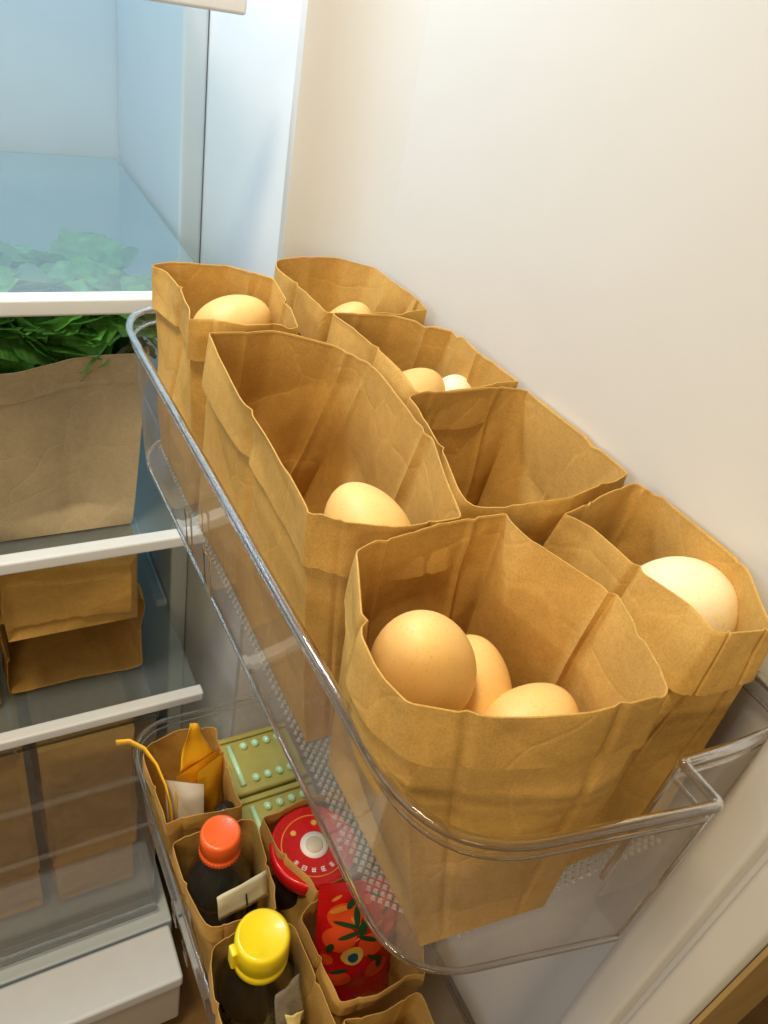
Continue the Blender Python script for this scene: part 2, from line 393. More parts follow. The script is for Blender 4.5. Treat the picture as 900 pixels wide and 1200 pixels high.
    if matrix is None: faces.append(tuple(range(NT))[::-1])
    else:                                                       # crumpled, folded bottom of a bag that lies on its side
        cb_ = B.mean(0); scl = np.linspace(1, .03, 22); prev = 0
        rel = [(B - cb_) * f_ for f_ in scl]; allxy = np.concatenate(rel); lo_ = allxy.min(0)
        X_, Y_ = allxy[:, 0] - lo_[0], allxy[:, 1] - lo_[1]
        dz = facet(X_, Y_, rs, .16, 7) + facet(X_, Y_, rs, .10, 16)
        flap = .0035 * np.clip(1 - np.abs(Y_ / Y_.max() - .52) / .30 + .35 * np.abs(X_ / X_.max() - .5), 0, .12) / .12
        wn_ = np.repeat(np.clip((1 - scl) / .12, 0, 1), NT)
        dz = (dz - flap) * wn_
        for q_ in range(1, 22):
            st = len(verts); sl = slice(q_ * NT, (q_ + 1) * NT)
            verts += np.c_[rel[q_] + cb_, zf + dz[sl]].tolist()
            for i in range(NT):
                k = (i + 1) % NT; faces.append((prev + k, prev + i, st + i, st + k))
            prev = st
        faces.append(tuple(range(prev, prev + NT))[::-1])
    root_loc = (float(B[:, 0].mean()), float(B[:, 1].mean()), zf)
    o = bpy.data.objects.new(name, None); COL.objects.link(o); o.empty_display_size = .02
    tag(o, label, cat, group)
    inv = Matrix.Translation(Vector(root_loc)).inverted()
    def fin(nm, vs, fs):
        me = mesh(nm, vs, fs); me.transform(inv)
        c = link(nm, me, mat, o)
        sharp_angle(me, 34)
        return c
    fin('body', verts, faces)
    # cuff: goes over the rim and down outside
    top = pos[-1]; cv = []
    prof = [(-.0002, -.0010), (.0000, .0001), (.0003, .0003), (.0007, .0000)]
    ring = [top + np.concatenate([nrm * a, np.full((NT, 1), b)], 1) for a, b in prof]
    cb = np.zeros(NT)
    for k in range(1, 7): cb += rs.uniform(-1, 1) / k * np.sin(k * tt + rs.uniform(0, 6.28))
    cz = cuff * (1 + .10 * cb)
    for j in range(1, 17):
        t = crow[j]; zz = top[:, 2] - cz * t
        vv = np.clip((zz - zf) / (Rm[:, 2] - zf), 0, 1)
        ev = vv ** .8
        rowf = vv * (rows - 1); i0 = np.clip(rowf.astype(int), 0, rows - 2); fr = rowf - i0
        ar = np.arange(NT); db = disp[i0, ar] * (1 - fr) + disp[i0 + 1, ar] * fr
        off = db + .0008 + flare * t + np.maximum(cdisp[j], -.0006)
        xy = B * (1 - ev)[:, None] + Rm[:, :2] * ev[:, None] + nrm * off[:, None]
        if matrix is None: xy[:, 0] = np.minimum(xy[:, 0], .3200)
        ring.append(np.concatenate([xy, zz[:, None]], 1))
    # hem turned under: gives the cuff a visible thickness
    last = ring[-1].copy(); last[:, :2] -= nrm * .0012; last[:, 2] += .0008; ring.append(last)
    cvs = np.concatenate(ring).tolist(); cfs = []
    for j in range(len(ring) - 1):
        for i in range(NT):
            k = (i + 1) % NT; cfs.append((j * NT + i, (j + 1) * NT + i, (j + 1) * NT + k, j * NT + k))
    fin('cuff', cvs, cfs)
    o.matrix_world = (matrix if matrix is not None else Matrix.Identity(4)) @ Matrix.Translation(Vector(root_loc))
    return o
def egg_mesh():
    vs, fs = [], []; nu, nv = 40, 28
    for j in range(nv + 1):
        t = math.pi * j / nv; z = -math.cos(t)
        r = math.sin(t) * .0222 * (1 - .13 * z - .02 * z * z)
        for i in range(nu): a = 2 * math.pi * i / nu; vs.append((r * math.cos(a), r * math.sin(a), z * .0285))
    for j in range(nv):
        for i in range(nu): k = (i + 1) % nu; fs.append((j * nu + i, j * nu + k, (j + 1) * nu + k, (j + 1) * nu + i))
    return mesh('egg', vs, fs)
EGG = {}
def egg(loc, tilt, az, label, mat='egg', s=1.0):
    if mat not in EGG: EGG[mat] = egg_mesh()
    o = link('egg', EGG[mat], mat); o.location = loc
    o.rotation_euler = Euler((0, math.radians(tilt), math.radians(az)), 'XYZ'); o.scale = (s, s, s)
    return tag(o, label, 'egg', 'eggs in the kraft bags')

# ------------------------------------------------------------------ setting: kitchen floor
fl = box('kitchen_floor', (-3, -3, -1.42), (3, 3, -1.40), 'wood', None, 0); tag(fl, None, None, None, 'structure')

# ------------------------------------------------------------------ refrigerator cabinet
YF = .66; XW = .2015
fr_ = empty('refrigerator', (0, 1.0, -1.40), 'white refrigerator standing with its cream inner door wide open', 'refrigerator')
def part(o, root):
    o.parent = root; o.matrix_parent_inverse = root.matrix_basis.inverted(); return o
def cpart(name, lo, hi, mat, bev=.004): return part(box(name, lo, hi, mat, None, bev, 3), fr_)
o = part(prism('side_wall', round_poly([(.34, .662), (.284, .662), (.262, .851), (.2615, 1.22), (.34, 1.22)], [0, .006, .004, 0, 0], 5), -1.36, .95, 'cabinet', None), fr_)
for p in o.data.polygons: p.use_smooth = len(p.vertices) == 4
sharp_angle(o.data, 20)
cpart('cavity_column', (.236, .853, -1.359), (.2613, 1.154, .949), 'liner', .004)
cpart('back_wall', (-.519, 1.155, -1.358), (.2610, 1.21, .948), 'liner')
cpart('side_wall', (-.60, YF, -1.36), (-.52, 1.22, .95), 'cabinet', .008)
cpart('roof', (-.518, YF + .002, .88), (XW - .002, 1.15, .948), 'cabinet')
cpart('cavity_floor', (-.518, YF + .002, -1.358), (XW - .002, 1.15, -1.18), 'liner')
for z in (-.316, -.592):
    cpart('shelf_rail', (.216, YF + .20, z - .022), (.2355, 1.14, z - .007), 'liner', .006)
cpart('light_cover', (-.36, .74, .855), (.15, .86, .879), 'trim', .003)

# ------------------------------------------------------------------ shelves
def shelf(z, label, xr=.232):
    r = empty('glass_shelf', (-.1, .9, z), label, 'shelf', 'glass shelves in the cavity')
    part(box('glass_pane', (-.50, YF + .020, z - .0045), (xr - .004, 1.13, z - .0005), 'glass', None, .0008), r)
    part(box('front_trim', (-.505, YF + .004, z - .011), (xr, YF + .021, z + .005), 'trim', None, .003, 3), r)
    return r
shelf(.198, 'topmost glass shelf, only the corner of its white front edge showing')
shelf(-.040, 'glass shelf with white trim covering the green leaves')
shelf(-.318, 'glass shelf under the bag of leafy greens')
shelf(-.594, 'glass shelf just above the clear drawer')

# ------------------------------------------------------------------ refrigerator door
XD = .3225
dr = part(box('door', (.4005, .046, -1.31), (.43, .655, .96), 'cabinet', None, .003), fr_)
def ppart(o):
    o.parent = dr; o.matrix_parent_inverse = (fr_.matrix_basis @ dr.matrix_parent_inverse @ dr.matrix_basis).inverted(); return o
near = round_poly([(XD + .001, .106), (.291, .0965), (.288, .072), (.2955, .0700), (.2955, .0672), (.2905, .0660), (.293, .048), (.3, .0455), (.40, .0455), (.40, .106)],
                  [.006, .006, .003, .001, .001, .003, .003, .002, 0, 0], 6)
o = ppart(prism('liner_ridge', near, -1.30, .95, 'door', None))
for p in o.data.polygons: p.use_smooth = len(p.vertices) == 4
sharp_angle(o.data, 28)
far = [(XD + .0008, .515)] + [(XD + .0006 - .052 * (k / 16) ** 3.6, .52 + .113 * (k / 16)) for k in range(1, 17)] + [(.268, .636), (.270, .652), (.40, .652), (.40, .515)]
o = ppart(prism('liner_ridge', far, -1.30, .95, 'door', None))
for p in o.data.polygons: p.use_smooth = len(p.vertices) == 4
sharp_angle(o.data, 28)
ppart(box('liner_panel', (XD, .1005, -1.298), (.399, .60, .948), 'door', None, 0))
ppart(box('gasket', (.2965, .0672, -1.29), (.300, .0700, .94), 'gasket', None, 0))
ppart(box('edge_strip', (.2985, .0425, -1.295), (.400, .0452, .945), 'edge', None, .0005))

# ------------------------------------------------------------------ clear door bins
def bin_outline(inset):
    i = inset
    poly = [(XD - .003, .100 + .0), (.276, .0985), (.243, .1010), (.2435 - .002 * 0, .0795 + i * .08), (.121 + i, .1005 + i * .25), (.111 + i, .565 - i * .6), (XD - .003, .565 - i * .6)]
    return poly
def make_bin(z0, label, name='door_bin'):
    r = empty(name, (.21, .32, z0 - .112), label, 'door bin', 'clear plastic door bins')
    prof = [(0.0, 0.0), (0.0, -.008), (.0022, -.0105), (.0030, -.02), (.0085, -.09), (.0095, -.104), (.0115, -.1095), (.0150, -.112)]
    rings = []
    for ins, z in prof:
        pl = round_poly(bin_outline(ins), [0, .004, .003, .004, .046 - ins * .9, .05, .0], 10); rings.append([(x, y, z0 + z) for x, y in pl])
    n = len(rings[0])
    vs = [v for rg in rings for v in rg]; fs = []
    for j in range(len(rings) - 1):
        for i in range(n):
            k = (i + 1) % n; fs.append((j * n + i, j * n + k, (j + 1) * n + k, (j + 1) * n + i))
    me = mesh('wall', vs, fs); w = link('wall', me, 'clear'); sharp_angle(me, 30)
    part(w, r)
    fpl = [(x, y) for x, y, z in rings[-1]]
    f = link('floor_panel', mesh('floor_panel', [(x, y, z0 - .112) for x, y in fpl] , [tuple(range(n))]), 'clear', None, False)
    part(f, r)
    # rounded lip on the open edge
    lip = tube('rim_lip', [(x, y, z0 + .0005) for x, y, z in rings[0]], .0022, 'rim', None, 10, True, 1.15); part(lip, r)
    lip2 = tube('ledge_line', [(x, y, z0 - .0098) for x, y, z in rings[2]], .0012, 'rim', None, 6, True); part(lip2, r)
    bl = [(x, y, z0 - .1105) for x, y, z in rings[-2]]
    cut = min(range(n), key=lambda i: (bl[i][0] - .2435) ** 2 + (bl[i][1] - .08) ** 2)
    base = tube('base_edge', bl[cut:], .0017, 'rim', None, 8); part(base, r)
    part(tube('corner_edge', [(.2432, .0800, z0 - .002), (.2432, .0805, z0 - .060), bl[cut]], .0012, 'rim', None, 8), r)
    # diamond grip bumps on the floor: uncountable little pyramids
    bv, bf = [], []; h = .0016; d = .0050
    y = .112; row = 0
    while y < .545:
        x = .139 + (d * .5 if row % 2 else 0)
        while x < .300:
            if (x - .139) + (y - .112) > .026:
                k = len(bv); z = z0 - .1108; q = d * .36
                bv += [(x - q, y, z), (x, y - q, z), (x + q, y, z), (x, y + q, z), (x - q * .45, y, z + h), (x, y - q * .45, z + h), (x + q * .45, y, z + h), (x, y + q * .45, z + h)]
                bf += [(k, k + 1, k + 5, k + 4), (k + 1, k + 2, k + 6, k + 5), (k + 2, k + 3, k + 7, k + 6), (k + 3, k, k + 4, k + 7), (k + 4, k + 5, k + 6, k + 7)]
            x += d
        y += d * .5; row += 1
    g = link('grip_bumps', mesh('grip_bumps', bv, bf), 'dimple', None, False); g['kind'] = 'stuff'; part(g, r)
    # hook bracket near the door and small moulded frames on the front wall
    hook = [(.2428, .1012, z0 - .003), (.2424, .1014, z0 - .03), (.2415, .1016, z0 - .07), (.2405, .1014, z0 - .090)]
    part(tube('hook_rib', hook, [.0014, .0016, .0018, .0022], 'rim', None, 8), r)
    for yy in (.335, .375):
        xo = lambda z: .111 + .0030 + (.0055 * (-z - .02) / .07) - .0014
        q = [(xo(-.055), yy, z0 - .055), (xo(-.055), yy + .013, z0 - .055), (xo(-.085), yy + .013, z0 - .085), (xo(-.085), yy, z0 - .085)]
        part(tube('moulded_frame', q, .0008, 'rim', None, 6, True), r)
    return r
make_bin(0.0, 'clear plastic door bin holding the kraft bags of eggs')
make_bin(-.495, 'clear plastic door bin low on the door holding sauces and packets')

# ------------------------------------------------------------------ kraft bags in the upper bin
ZF = -.1075
def rimz(z, pts): return [(x, y, z + (dz[0] if dz else 0), c) for x, y, c, *dz in pts]
GU = 'kraft bags in the egg bin'
bag('kraft_bag', rimz(.045, [(.1297, .5336, 1), (.1828, .5344, 0), (.2087, .5072, 1), (.2031, .4659, 0), (.1969, .4302, 1), (.1628, .4310, 0), (.131, .4447, 1)]),
    [(.139, .520), (.205, .520), (.205, .448), (.139, .448)], ZF, 'small pale kraft bag with one egg at the far left corner of the egg bin', GU, seed=11, cuff=.027)
bag('kraft_bag', rimz(.045, [(.1366, .4227, 1), (.1774, .423, 0), (.2091, .4021, 0), (.2204, .3711, 1), (.2180, .2893, 0), (.1960, .2251, 1), (.160, .2264, 0), (.1387, .2338, 0), (.128, .245, 1), (.1254, .283, 0), (.128, .3481, 0)]),
    [(.141, .436), (.212, .436), (.212, .232), (.141, .232)], ZF, 'long wide kraft bag with one egg at its near end beside the clear front wall', GU, seed=23, cuff=.029, ns=64, rows=80)
bag('kraft_bag', rimz(.045, [(.1364, .2129, 1), (.1736, .2181, 0), (.2178, .2195, 1, .002), (.2406, .1609, 0, -.002), (.2186, .1093, 1), (.1828, .1137, 0, -.001), (.148, .1239, 0), (.1208, .1369, 1), (.1201, .1694, 0)]),
    [(.1470, .2150), (.214, .2150), (.214, .1060), (.1480, .1130)], ZF, 'large kraft bag with three brown eggs at the near corner of the bin', GU, seed=5, cuff=.027, ns=72, rows=100, amp=.0018)
bag('kraft_bag', rimz(.040, [(.231, .5567, 1), (.2861, .5596, 0), (.3100, .5430, 0), (.3170, .4884, 1), (.3119, .4600, 1), (.2614, .4587, 0), (.2307, .4622, 1), (.2289, .4989, 0)]),
    [(.229, .548), (.300, .548), (.300, .468), (.229, .468)], ZF, 'kraft bag showing only the top of one egg at the far end by the door', GU, seed=31, cuff=.026)
bag('kraft_bag', rimz(.042, [(.2328, .4545, 1), (.2776, .4505, 0), (.3106, .4215, 1), (.3084, .3786, 0), (.3164, .3465, 1), (.2735, .3450, 0), (.2393, .3450, 1), (.2389, .3955, 0)]),
    [(.229, .450), (.302, .450), (.302, .353), (.229, .353)], ZF, 'kraft bag with two eggs, second from the far end along the door', GU, seed=47, cuff=.026)
bag('kraft_bag', rimz(.042, [(.2285, .3353, 1), (.2569, .3320, 0), (.3143, .3368, 1), (.3190, .2835, 0), (.3154, .2395, 1), (.264, .2310, 0), (.2300, .2330, 0), (.2100, .2379, 1)]),
    [(.227, .345), (.303, .345), (.303, .236), (.227, .236)], ZF, 'empty looking kraft bag by the door between the two egg bags there', GU, seed=59, cuff=.024)
bag('kraft_bag', rimz(.045, [(.2467, .2114, 1, .003), (.3061, .2239, 0, .002), (.3178, .2066, 1), (.3151, .1656, 0, -.001), (.2946, .1191, 1), (.2652, .1297, 1), (.2549, .1643, 0)]),
    [(.223, .224), (.302, .224), (.302, .118), (.223, .118)], ZF, 'kraft bag with a big cream egg wedged between near bag and door', GU, seed=67, cuff=.030, ns=64, rows=90, amp=.002)

# eggs
egg((.1740, .4880, .016), 62, 8, 'egg in the small pale bag at the far left corner of the bin', 'egg', 1.06)
egg((.1700, .2600, .012), 60, 100, 'egg half hidden at the near end of the long wide bag', 'egg')
egg((.1545, .1740, .012), 20, 200, 'largest showing brown egg, leftmost in the near bag', 'egg', 1.02)
egg((.1850, .1745, -.019), 30, 60, 'brown egg in the middle behind the other two in the near bag')
egg((.1965, .1420, -.016), 62, 20, 'brown egg lowest in the near bag against its front edge')
egg((.2720, .5030, .000), 25, 10, 'egg with only its top showing in the far bag by the door')
egg((.2690, .3910, .004), 55, 20, 'brown egg left of the pale one in the second bag along the door')
egg((.2990, .3870, -.002), 20, 45, 'pale egg beside the brown one in the second bag along the door', 'egg_pale', .90)
egg((.2920, .1650, .013), 88, 178, 'big cream egg in the bag wedged against the door', 'egg_pale', 1.22)

# ------------------------------------------------------------------ kraft bags and groceries in the lower bin
ZL = -.6025; GL = 'kraft bags in the lower door bin'
bag('kraft_bag', rimz(-.445, [(.1131, .4945, 1), (.1524, .5052, 0), (.1907, .4989, 1), (.1908, .4529, 0), (.1874, .4045, 1), (.1141, .4099, 1)]),
    [(.135, .492), (.188, .492), (.188, .412), (.135, .412)], ZL, 'kraft bag of yellow pouches at the far end of the lower bin', GL, seed=71, cuff=.02, rows=30, ns=24)
bag('kraft_bag', rimz(-.445, [(.1149, .3894, 1), (.1807, .3858, 0), (.1926, .3842, 1), (.1926, .3147, 0), (.1823, .2978, 1), (.1243, .3058, 1), (.1165, .344, 0)]),
    [(.136, .392), (.190, .392), (.190, .308), (.136, .308)], ZL, 'kraft bag holding the orange capped bottle in the lower bin', GL, seed=73, cuff=.024, rows=30, ns=24)
bag('kraft_bag', rimz(-.445, [(.1223, .2869, 1), (.1602, .2881, 0), (.1908, .2779, 1), (.1924, .208, 0), (.1928, .1818, 1), (.1165, .2006, 1), (.1152, .252, 0)]),
    [(.136, .290), (.190, .290), (.190, .190), (.136, .190)], ZL, 'kraft bag holding the yellow capped bottle in the lower bin', GL, seed=79, cuff=.024, rows=30, ns=24)
bag('kraft_bag', rimz(-.445, [(.2012, .3847, 1), (.2414, .3915, 0), (.2863, .3864, 1), (.2887, .3116, 1), (.2223, .2981, 1), (.2002, .3473, 0)]),
    [(.203, .390), (.280, .390), (.280, .305), (.203, .305)], ZL, 'kraft bag holding the jar with the round red lid', GL, seed=83, cuff=.022, rows=30, ns=24)
bag('kraft_bag', rimz(-.445, [(.1991, .281, 1), (.2285, .2871, 0), (.2900, .2752, 1), (.2920, .2228, 0), (.2800, .1976, 1), (.2348, .1972, 0), (.2041, .2071, 1), (.1994, .2429, 0)]),
    [(.203, .285), (.288, .285), (.288, .205), (.203, .205)], ZL, 'kraft bag holding the red printed packet in the lower bin', GL, seed=89, cuff=.02, rows=30, ns=24)
bag('kraft_bag', rimz(-.445, [(.2013, .1943, 1), (.2342, .1861, 0), (.2687, .1873, 1), (.2687, .1228, 1), (.2036, .1299, 1)]),
    [(.205, .190), (.265, .190), (.265, .122), (.205, .128)], ZL, 'kraft bag at the bottom edge of the picture below the red packet', GL, seed=97, cuff=.02, rows=30, ns=24)

def bottle(loc, tilt, cap, body, label, name, cr=.021, ch=.030, br=.030, hb=.125, clear_neck=True):
    r = empty(name, loc, label, 'bottle', None, tilt)
    lathe('glass_body', [(0, 0), (br * .93, 0), (br, .004), (br, hb * .68), (br * .93, hb * .80), (br * .66, hb * .93), (cr * .66, hb * 1.0), (cr * .62, hb * 1.12)], body, r)
    if clear_neck: lathe('shoulder_glass', [(br * 1.03, hb * .72), (br * .99, hb * .82), (br * .74, hb * .95), (cr * .80, hb * 1.03), (cr * .74, hb * 1.14)], 'neck', r)
    z = hb * 1.10
    c = lathe('cap', [(cr * .97, z), (cr, z + .001), (cr, z + ch * .22), (cr * .955, z + ch * .25), (cr * .955, z + ch * .30), (cr, z + ch * .33), (cr * .985, z + ch * .86), (cr * .95, z + ch * .95), (cr * .86, z + ch), (cr * .80, z + ch * .985), (0, z + ch * .975)], cap, r, 48)
    if cap == 'yellowcap': return r
    # ribs on the tamper band
    vs, fs = [], []
    for i in range(36):
        a = 2 * math.pi * i / 36; k = len(vs)
        for rr, da, zz in ((1.0, -.03, .02), (1.0, .03, .02), (1.0, .03, .20), (1.0, -.03, .20), (1.03, -.02, .03), (1.03, .02, .03), (1.03, .02, .19), (1.03, -.02, .19)):
            vs.append((cr * rr * math.cos(a + da), cr * rr * math.sin(a + da), z + ch * zz))
        fs += [(k + 4, k + 5, k + 6, k + 7), (k, k + 1, k + 5, k + 4), (k + 1, k + 2, k + 6, k + 5), (k + 2, k + 3, k + 7, k + 6), (k + 3, k, k + 4, k + 7)]
    o = link('band_ribs', mesh('band_ribs', vs, fs), cap, c, False)
    return r
def sheet(name, pts, mat, parent, nx=8, ny=6, wav=.0006, seed=0, thick=.0003):
    """thin bent sheet from four corners"""
    a, b, c, d = [Vector(p) for p in pts]; vs, fs = [], []; rr = random.Random(seed); ph = rr.uniform(0, 6)
    nrm = (b - a).cross(d - a).normalized()
    for j in range(ny + 1):
        for i in range(nx + 1):
            u, v = i / nx, j / ny; p = (a * (1 - u) + b * u) * (1 - v) + (d * (1 - u) + c * u) * v
            p += nrm * wav * (math.sin(u * 5 + ph) + math.sin(v * 7 + ph * 2) + .6 * math.sin((u + v) * 11))
            vs.append(p)
    for j in range(ny):
        for i in range(nx): k = j * (nx + 1) + i; fs.append((k, k + 1, k + nx + 2, k + nx + 1))
    o = link(name, mesh(name, vs, fs), mat, parent)
    if thick: s = o.modifiers.new('thick', 'SOLIDIFY'); s.thickness = thick
    return o
b1 = bottle((.1545, .358, ZL + .001), (-.03, -.02, 0), 'redcap', 'bluedark', 'dark bottle with an orange red screw cap', 'sauce_bottle', .0185, .030, .030, .150)
sheet('paper_label', [(-.014, -.0370, .156), (.034, -.0300, .158), (.034, -.0400, .132), (-.014, -.0450, .130)], 'note', b1, wav=.0005, seed=3)
sheet('label_stroke', [(.012, -.0385, .146), (.0135, -.0383, .146), (.0135, -.0425, .134), (.012, -.0427, .134)], 'black', b1, 1, 1, 0)
b2 = bottle((.1555, .255, ZL + .001), (-.02, -.02, 0), 'yellowcap', 'sauce', 'dark sauce bottle with a yellow flip cap', 'sauce_bottle', .0225, .038, .032, .158)
box('cap_hinge', (-.0262, -.004, .181), (-.0212, .006, .204), 'yellowcap', b2, .0015)
sheet('tape_strip', [(.002, -.030, .168), (.026, -.022, .168), (.028, -.040, .120), (.002, -.042, .118)], 'tape', b2, wav=.0008, seed=9)
g = empty('tied_plastic_bag', (.166, .2065, ZL), 'small knotted clear bag of pale yellow contents beside the yellow capped bottle', 'plastic bag')
lathe('bag_body', [(0, 0), (.014, 0), (.018, .02), (.0185, .05), (.017, .085), (.014, .108), (.008, .120), (.003, .126), (.0025, .134)], 'garlic', g, 24)
sheet('tied_end', [(-.003, 0, .132), (.003, 0, .132), (.009, .006, .156), (-.007, .008, .158)], 'garlic', g, wav=.001, seed=2)

# jar with round red lid
j = empty('sauce_jar', (.2400, .3450, ZL + .001), 'jar with a round red lid ringed with white lettering', 'jar', None, (0.0, 0, .15))
lathe('jar_body', [(0, 0), (.032, 0), (.035, .004), (.035, .11), (.033, .125), (.030, .135), (.030, .142)], 'sauce', j)
j.scale = (1.09, 1.09, .97)
lid = lathe('lid', [(.0370, .134), (.0385, .135), (.0390, .139), (.0390, .150), (.0382, .1528), (.0365, .1537), (.0350, .1530), (.0345, .1522), (0, .1522)], 'redlid', j, 56)
def ring(name, r0, r1, z0, z1, mat, parent, seg=48):
    return lathe(name, [(r0, z0), (r0, z1), (r1, z1), (r1, z0)], mat, parent, seg)
ring('printed_ring', .0285, .0295, .1520, .15245, 'ltom', lid)
ring('white_disc', .0001, .0125, .1520, .1531, 'white', lid)
lathe('centre_button', [(.0078, .1530), (.0078, .1536), (.0068, .1545), (0, .1548)], 'button', lid, 32)
# lettering round the lid: small white strokes too blurred to read, and one gold blossom
def glyph(name, cx, cy, ang, strokes, mat, s=.0038, z=.1524):
    vs, fs = [], []
    for (x0, y0, x1, y1, w) in strokes:
        d = Vector((x1 - x0, y1 - y0)); n = Vector((-d.y, d.x)).normalized() * w / 2; k = len(vs)
        for p in (Vector((x0, y0)) - n, Vector((x1, y1)) - n, Vector((x1, y1)) + n, Vector((x0, y0)) + n):
            q = p * s; vs.append((cx + q.x * math.cos(ang) - q.y * math.sin(ang), cy + q.x * math.sin(ang) + q.y * math.cos(ang), z + .00006 * (k // 4)))
        fs.append((k, k + 1, k + 2, k + 3))
    return link(name, mesh(name, vs, fs), mat, lid, False)
ST = [[(-.5, .35, .5, .35, .2), (0, .6, 0, -.5, .2), (-.5, -.1, .5, -.1, .2), (-.4, -.5, .45, -.5, .2)],
      [(-.45, .5, .45, .5, .2), (-.45, .5, -.45, -.5, .2), (.45, .5, .45, -.5, .2), (-.45, -.5, .45, -.5, .2), (-.45, 0, .45, 0, .2)],
      [(-.5, .2, .5, .2, .2), (-.25, .6, -.25, -.5, .2), (.25, .6, .25, -.5, .2), (-.5, -.35, .5, -.35, .2)],
      [(-.5, .5, .5, .5, .2), (0, .5, 0, -.5, .2), (-.45, -.02, .45, -.02, .2), (-.5, -.5, .5, -.5, .2), (-.45, .3, -.45, -.3, .16)]]
for i, dg in enumerate((196, 217, 238, 259, 280, 301, 322, 343)):
    a = math.radians(dg); glyph('letter_mark', .0232 * math.cos(a), .0232 * math.sin(a), a + math.pi / 2, ST[i % 4], 'white')
for dg in (120, 60):
    a = math.radians(dg); glyph('blossom_mark', .0215 * math.cos(a), .0215 * math.sin(a), a, [(-.7, 0, .7, 0, .4), (0, -.7, 0, .7, .4), (-.5, -.5, .5, .5, .3), (-.5, .5, .5, -.5, .3)], 'gold')

# red printed packet
def pillow(name, w, h, t, mat, parent, seed=0, nx=18, ny=22, crimp=.03):
    rr = np.random.RandomState(seed); vs, fs = [], []
    def surf(u, v, side):
        x = (u - .5) * w * (1 - .06 * math.sin(math.pi * v)); z = v * h
        e = (max(0, math.sin(math.pi * u)) ** .6) * (max(0, math.sin(math.pi * v)) ** .7)
        wr = .10 * math.sin(9 * u + 13 * v + seed) + .08 * math.sin(21 * v - 6 * u + seed * 2)
        return (x, side * (t / 2 * e * (1 + wr) + .0003) + .002 * math.sin(5 * v + seed), z)
    for side in (-1, 1):
        k0 = len(vs)
        for jx in range(ny + 1):
            for i in range(nx + 1): vs.append(surf(i / nx, jx / ny, side))
        for jx in range(ny):
            for i in range(nx): k = k0 + jx * (nx + 1) + i; q = (k, k + 1, k + nx + 2, k + nx + 1); fs.append(q if side < 0 else q[::-1])
    return link(name, mesh(name, vs, fs), mat, parent), surf
pk = empty('printed_packet', (.2480, .2420, ZL + .014), 'shiny red packet printed with tomatoes and green leaves', 'packet', None, (math.radians(-14), 0, math.radians(-14)))
body, sf = pillow('film_body', .082, .172, .030, 'redpack', pk, 4)
def decal(name, cu, cv, fn, mat, lift, seg=20):
    """flat print that follows the packet's front"""
    pts = [fn(2 * math.pi * i / seg) for i in range(seg)]; vs = []
    def P(u, v): x, y, z = sf(min(.97, max(.03, u)), min(.97, max(.03, v)), -1); return (x, y - lift, z)
    vs.append(P(cu, cv)); fs = []
    for f_ in (.5, 1.0):
        for a, b in pts: vs.append(P(cu + a * f_, cv + b * f_))
    for i in range(seg):
        k = (i + 1) % seg; fs += [(0, 1 + i, 1 + k), (1 + i, 1 + seg + i, 1 + seg + k, 1 + k)]
    return link(name, mesh(name, vs, fs), mat, body)
ell = lambda a, b, r=0: (lambda t: (a * math.cos(t) * math.cos(r) - b * math.sin(t) * math.sin(r), (a * math.cos(t) * math.sin(r) + b * math.sin(t) * math.cos(r))))
decal('printed_tomato', .30, .80, ell(.20, .085), 'tomato', .0006)
decal('printed_tomato', .26, .66, ell(.20, .085), 'tomato', .0007)
decal('printed_tomato', .66, .60, ell(.17, .08), 'tomato', .0006)
decal('printed_highlight', .24, .845, ell(.12, .02, .15), 'ltom', .0010)
decal('printed_highlight', .46, .755, ell(.10, .018, -.4), 'ltom', .0010)
for cu, cv, a in ((.78, .86, .10), (.12, .50, .09), (.75, .42, .15), (.30, .38, .14), (.86, .68, .07), (.55, .90, .07)):
    decal('printed_tomato', cu, cv, ell(a, a * .45), 'tomato', .0005)
for cu, cv, a, b, r in ((.80, .83, .08, .012, .5), (.72, .50, .12, .014, -.3), (.78, .46, .04, .05, .2), (.15, .60, .05, .03, .6), (.28, .44, .10, .014, .25), (.88, .58, .06, .012, .9), (.64, .92, .07, .010, -.2)):
    decal('printed_leaf', cu, cv, ell(a, b, r), 'dgreen', .0012)
for cu, cv in ((.70, .74), (.20, .92), (.50, .66)): decal('printed_highlight', cu, cv, ell(.06, .012, .3), 'ltom', .0011)
decal('printed_flower', .42, .55, ell(.14, .055), 'gold', .0010)
decal('printed_flower_centre', .43, .54, ell(.065, .028), 'blue', .0013)
for cu, cv, a, b, r in ((.36, .88, .05, .03, .5), (.44, .80, .035, .07, .25), (.52, .72, .05, .055, .1), (.34, .75, .17, .014, -.12), (.38, .69, .15, .016, .12), (.60, .64, .12, .018, -.22), (.56, .77, .03, .06, -.3)):
    decal('printed_leaf', cu, cv, ell(a, b, r), 'dgreen', .0012)

# yellow pouches, white packet and black capped bottle in the far lower bag
yp = empty('snack_pouch', (.160, .474, ZL), 'yellow pouch with a pointed torn corner standing in the far lower bag', 'pouch', None, (.05, 0, .35))
pillow('film_body', .054, .154, .014, 'pouch', yp, 2)
sheet('pointed_flap', [(-.022, .004, .145), (.020, .002, .148), (.004, .016, .203), (-.003, .016, .205)], 'pouch', yp, wav=.0015, seed=5)
yq = empty('snack_pouch', (.170, .438, ZL), 'folded yellow pouch leaning in the middle of the far lower bag', 'pouch', None, (-.12, .06, .45))
pillow('film_body', .036, .164, .012, 'pouch', yq, 6)
wp = empty('seasoning_packet', (.146, .4255, ZL), 'white packet with orange print at the front of the far lower bag', 'packet', None, (-.10, -.10, -.55))
wb, sf = pillow('film_body', .040, .158, .012, 'pouchw', wp, 3); body = wb
decal('printed_stripe', .30, .84, ell(.035, .09), 'gold', .0008)
decal('printed_stripe', .22, .66, ell(.035, .06), 'gold', .0008)
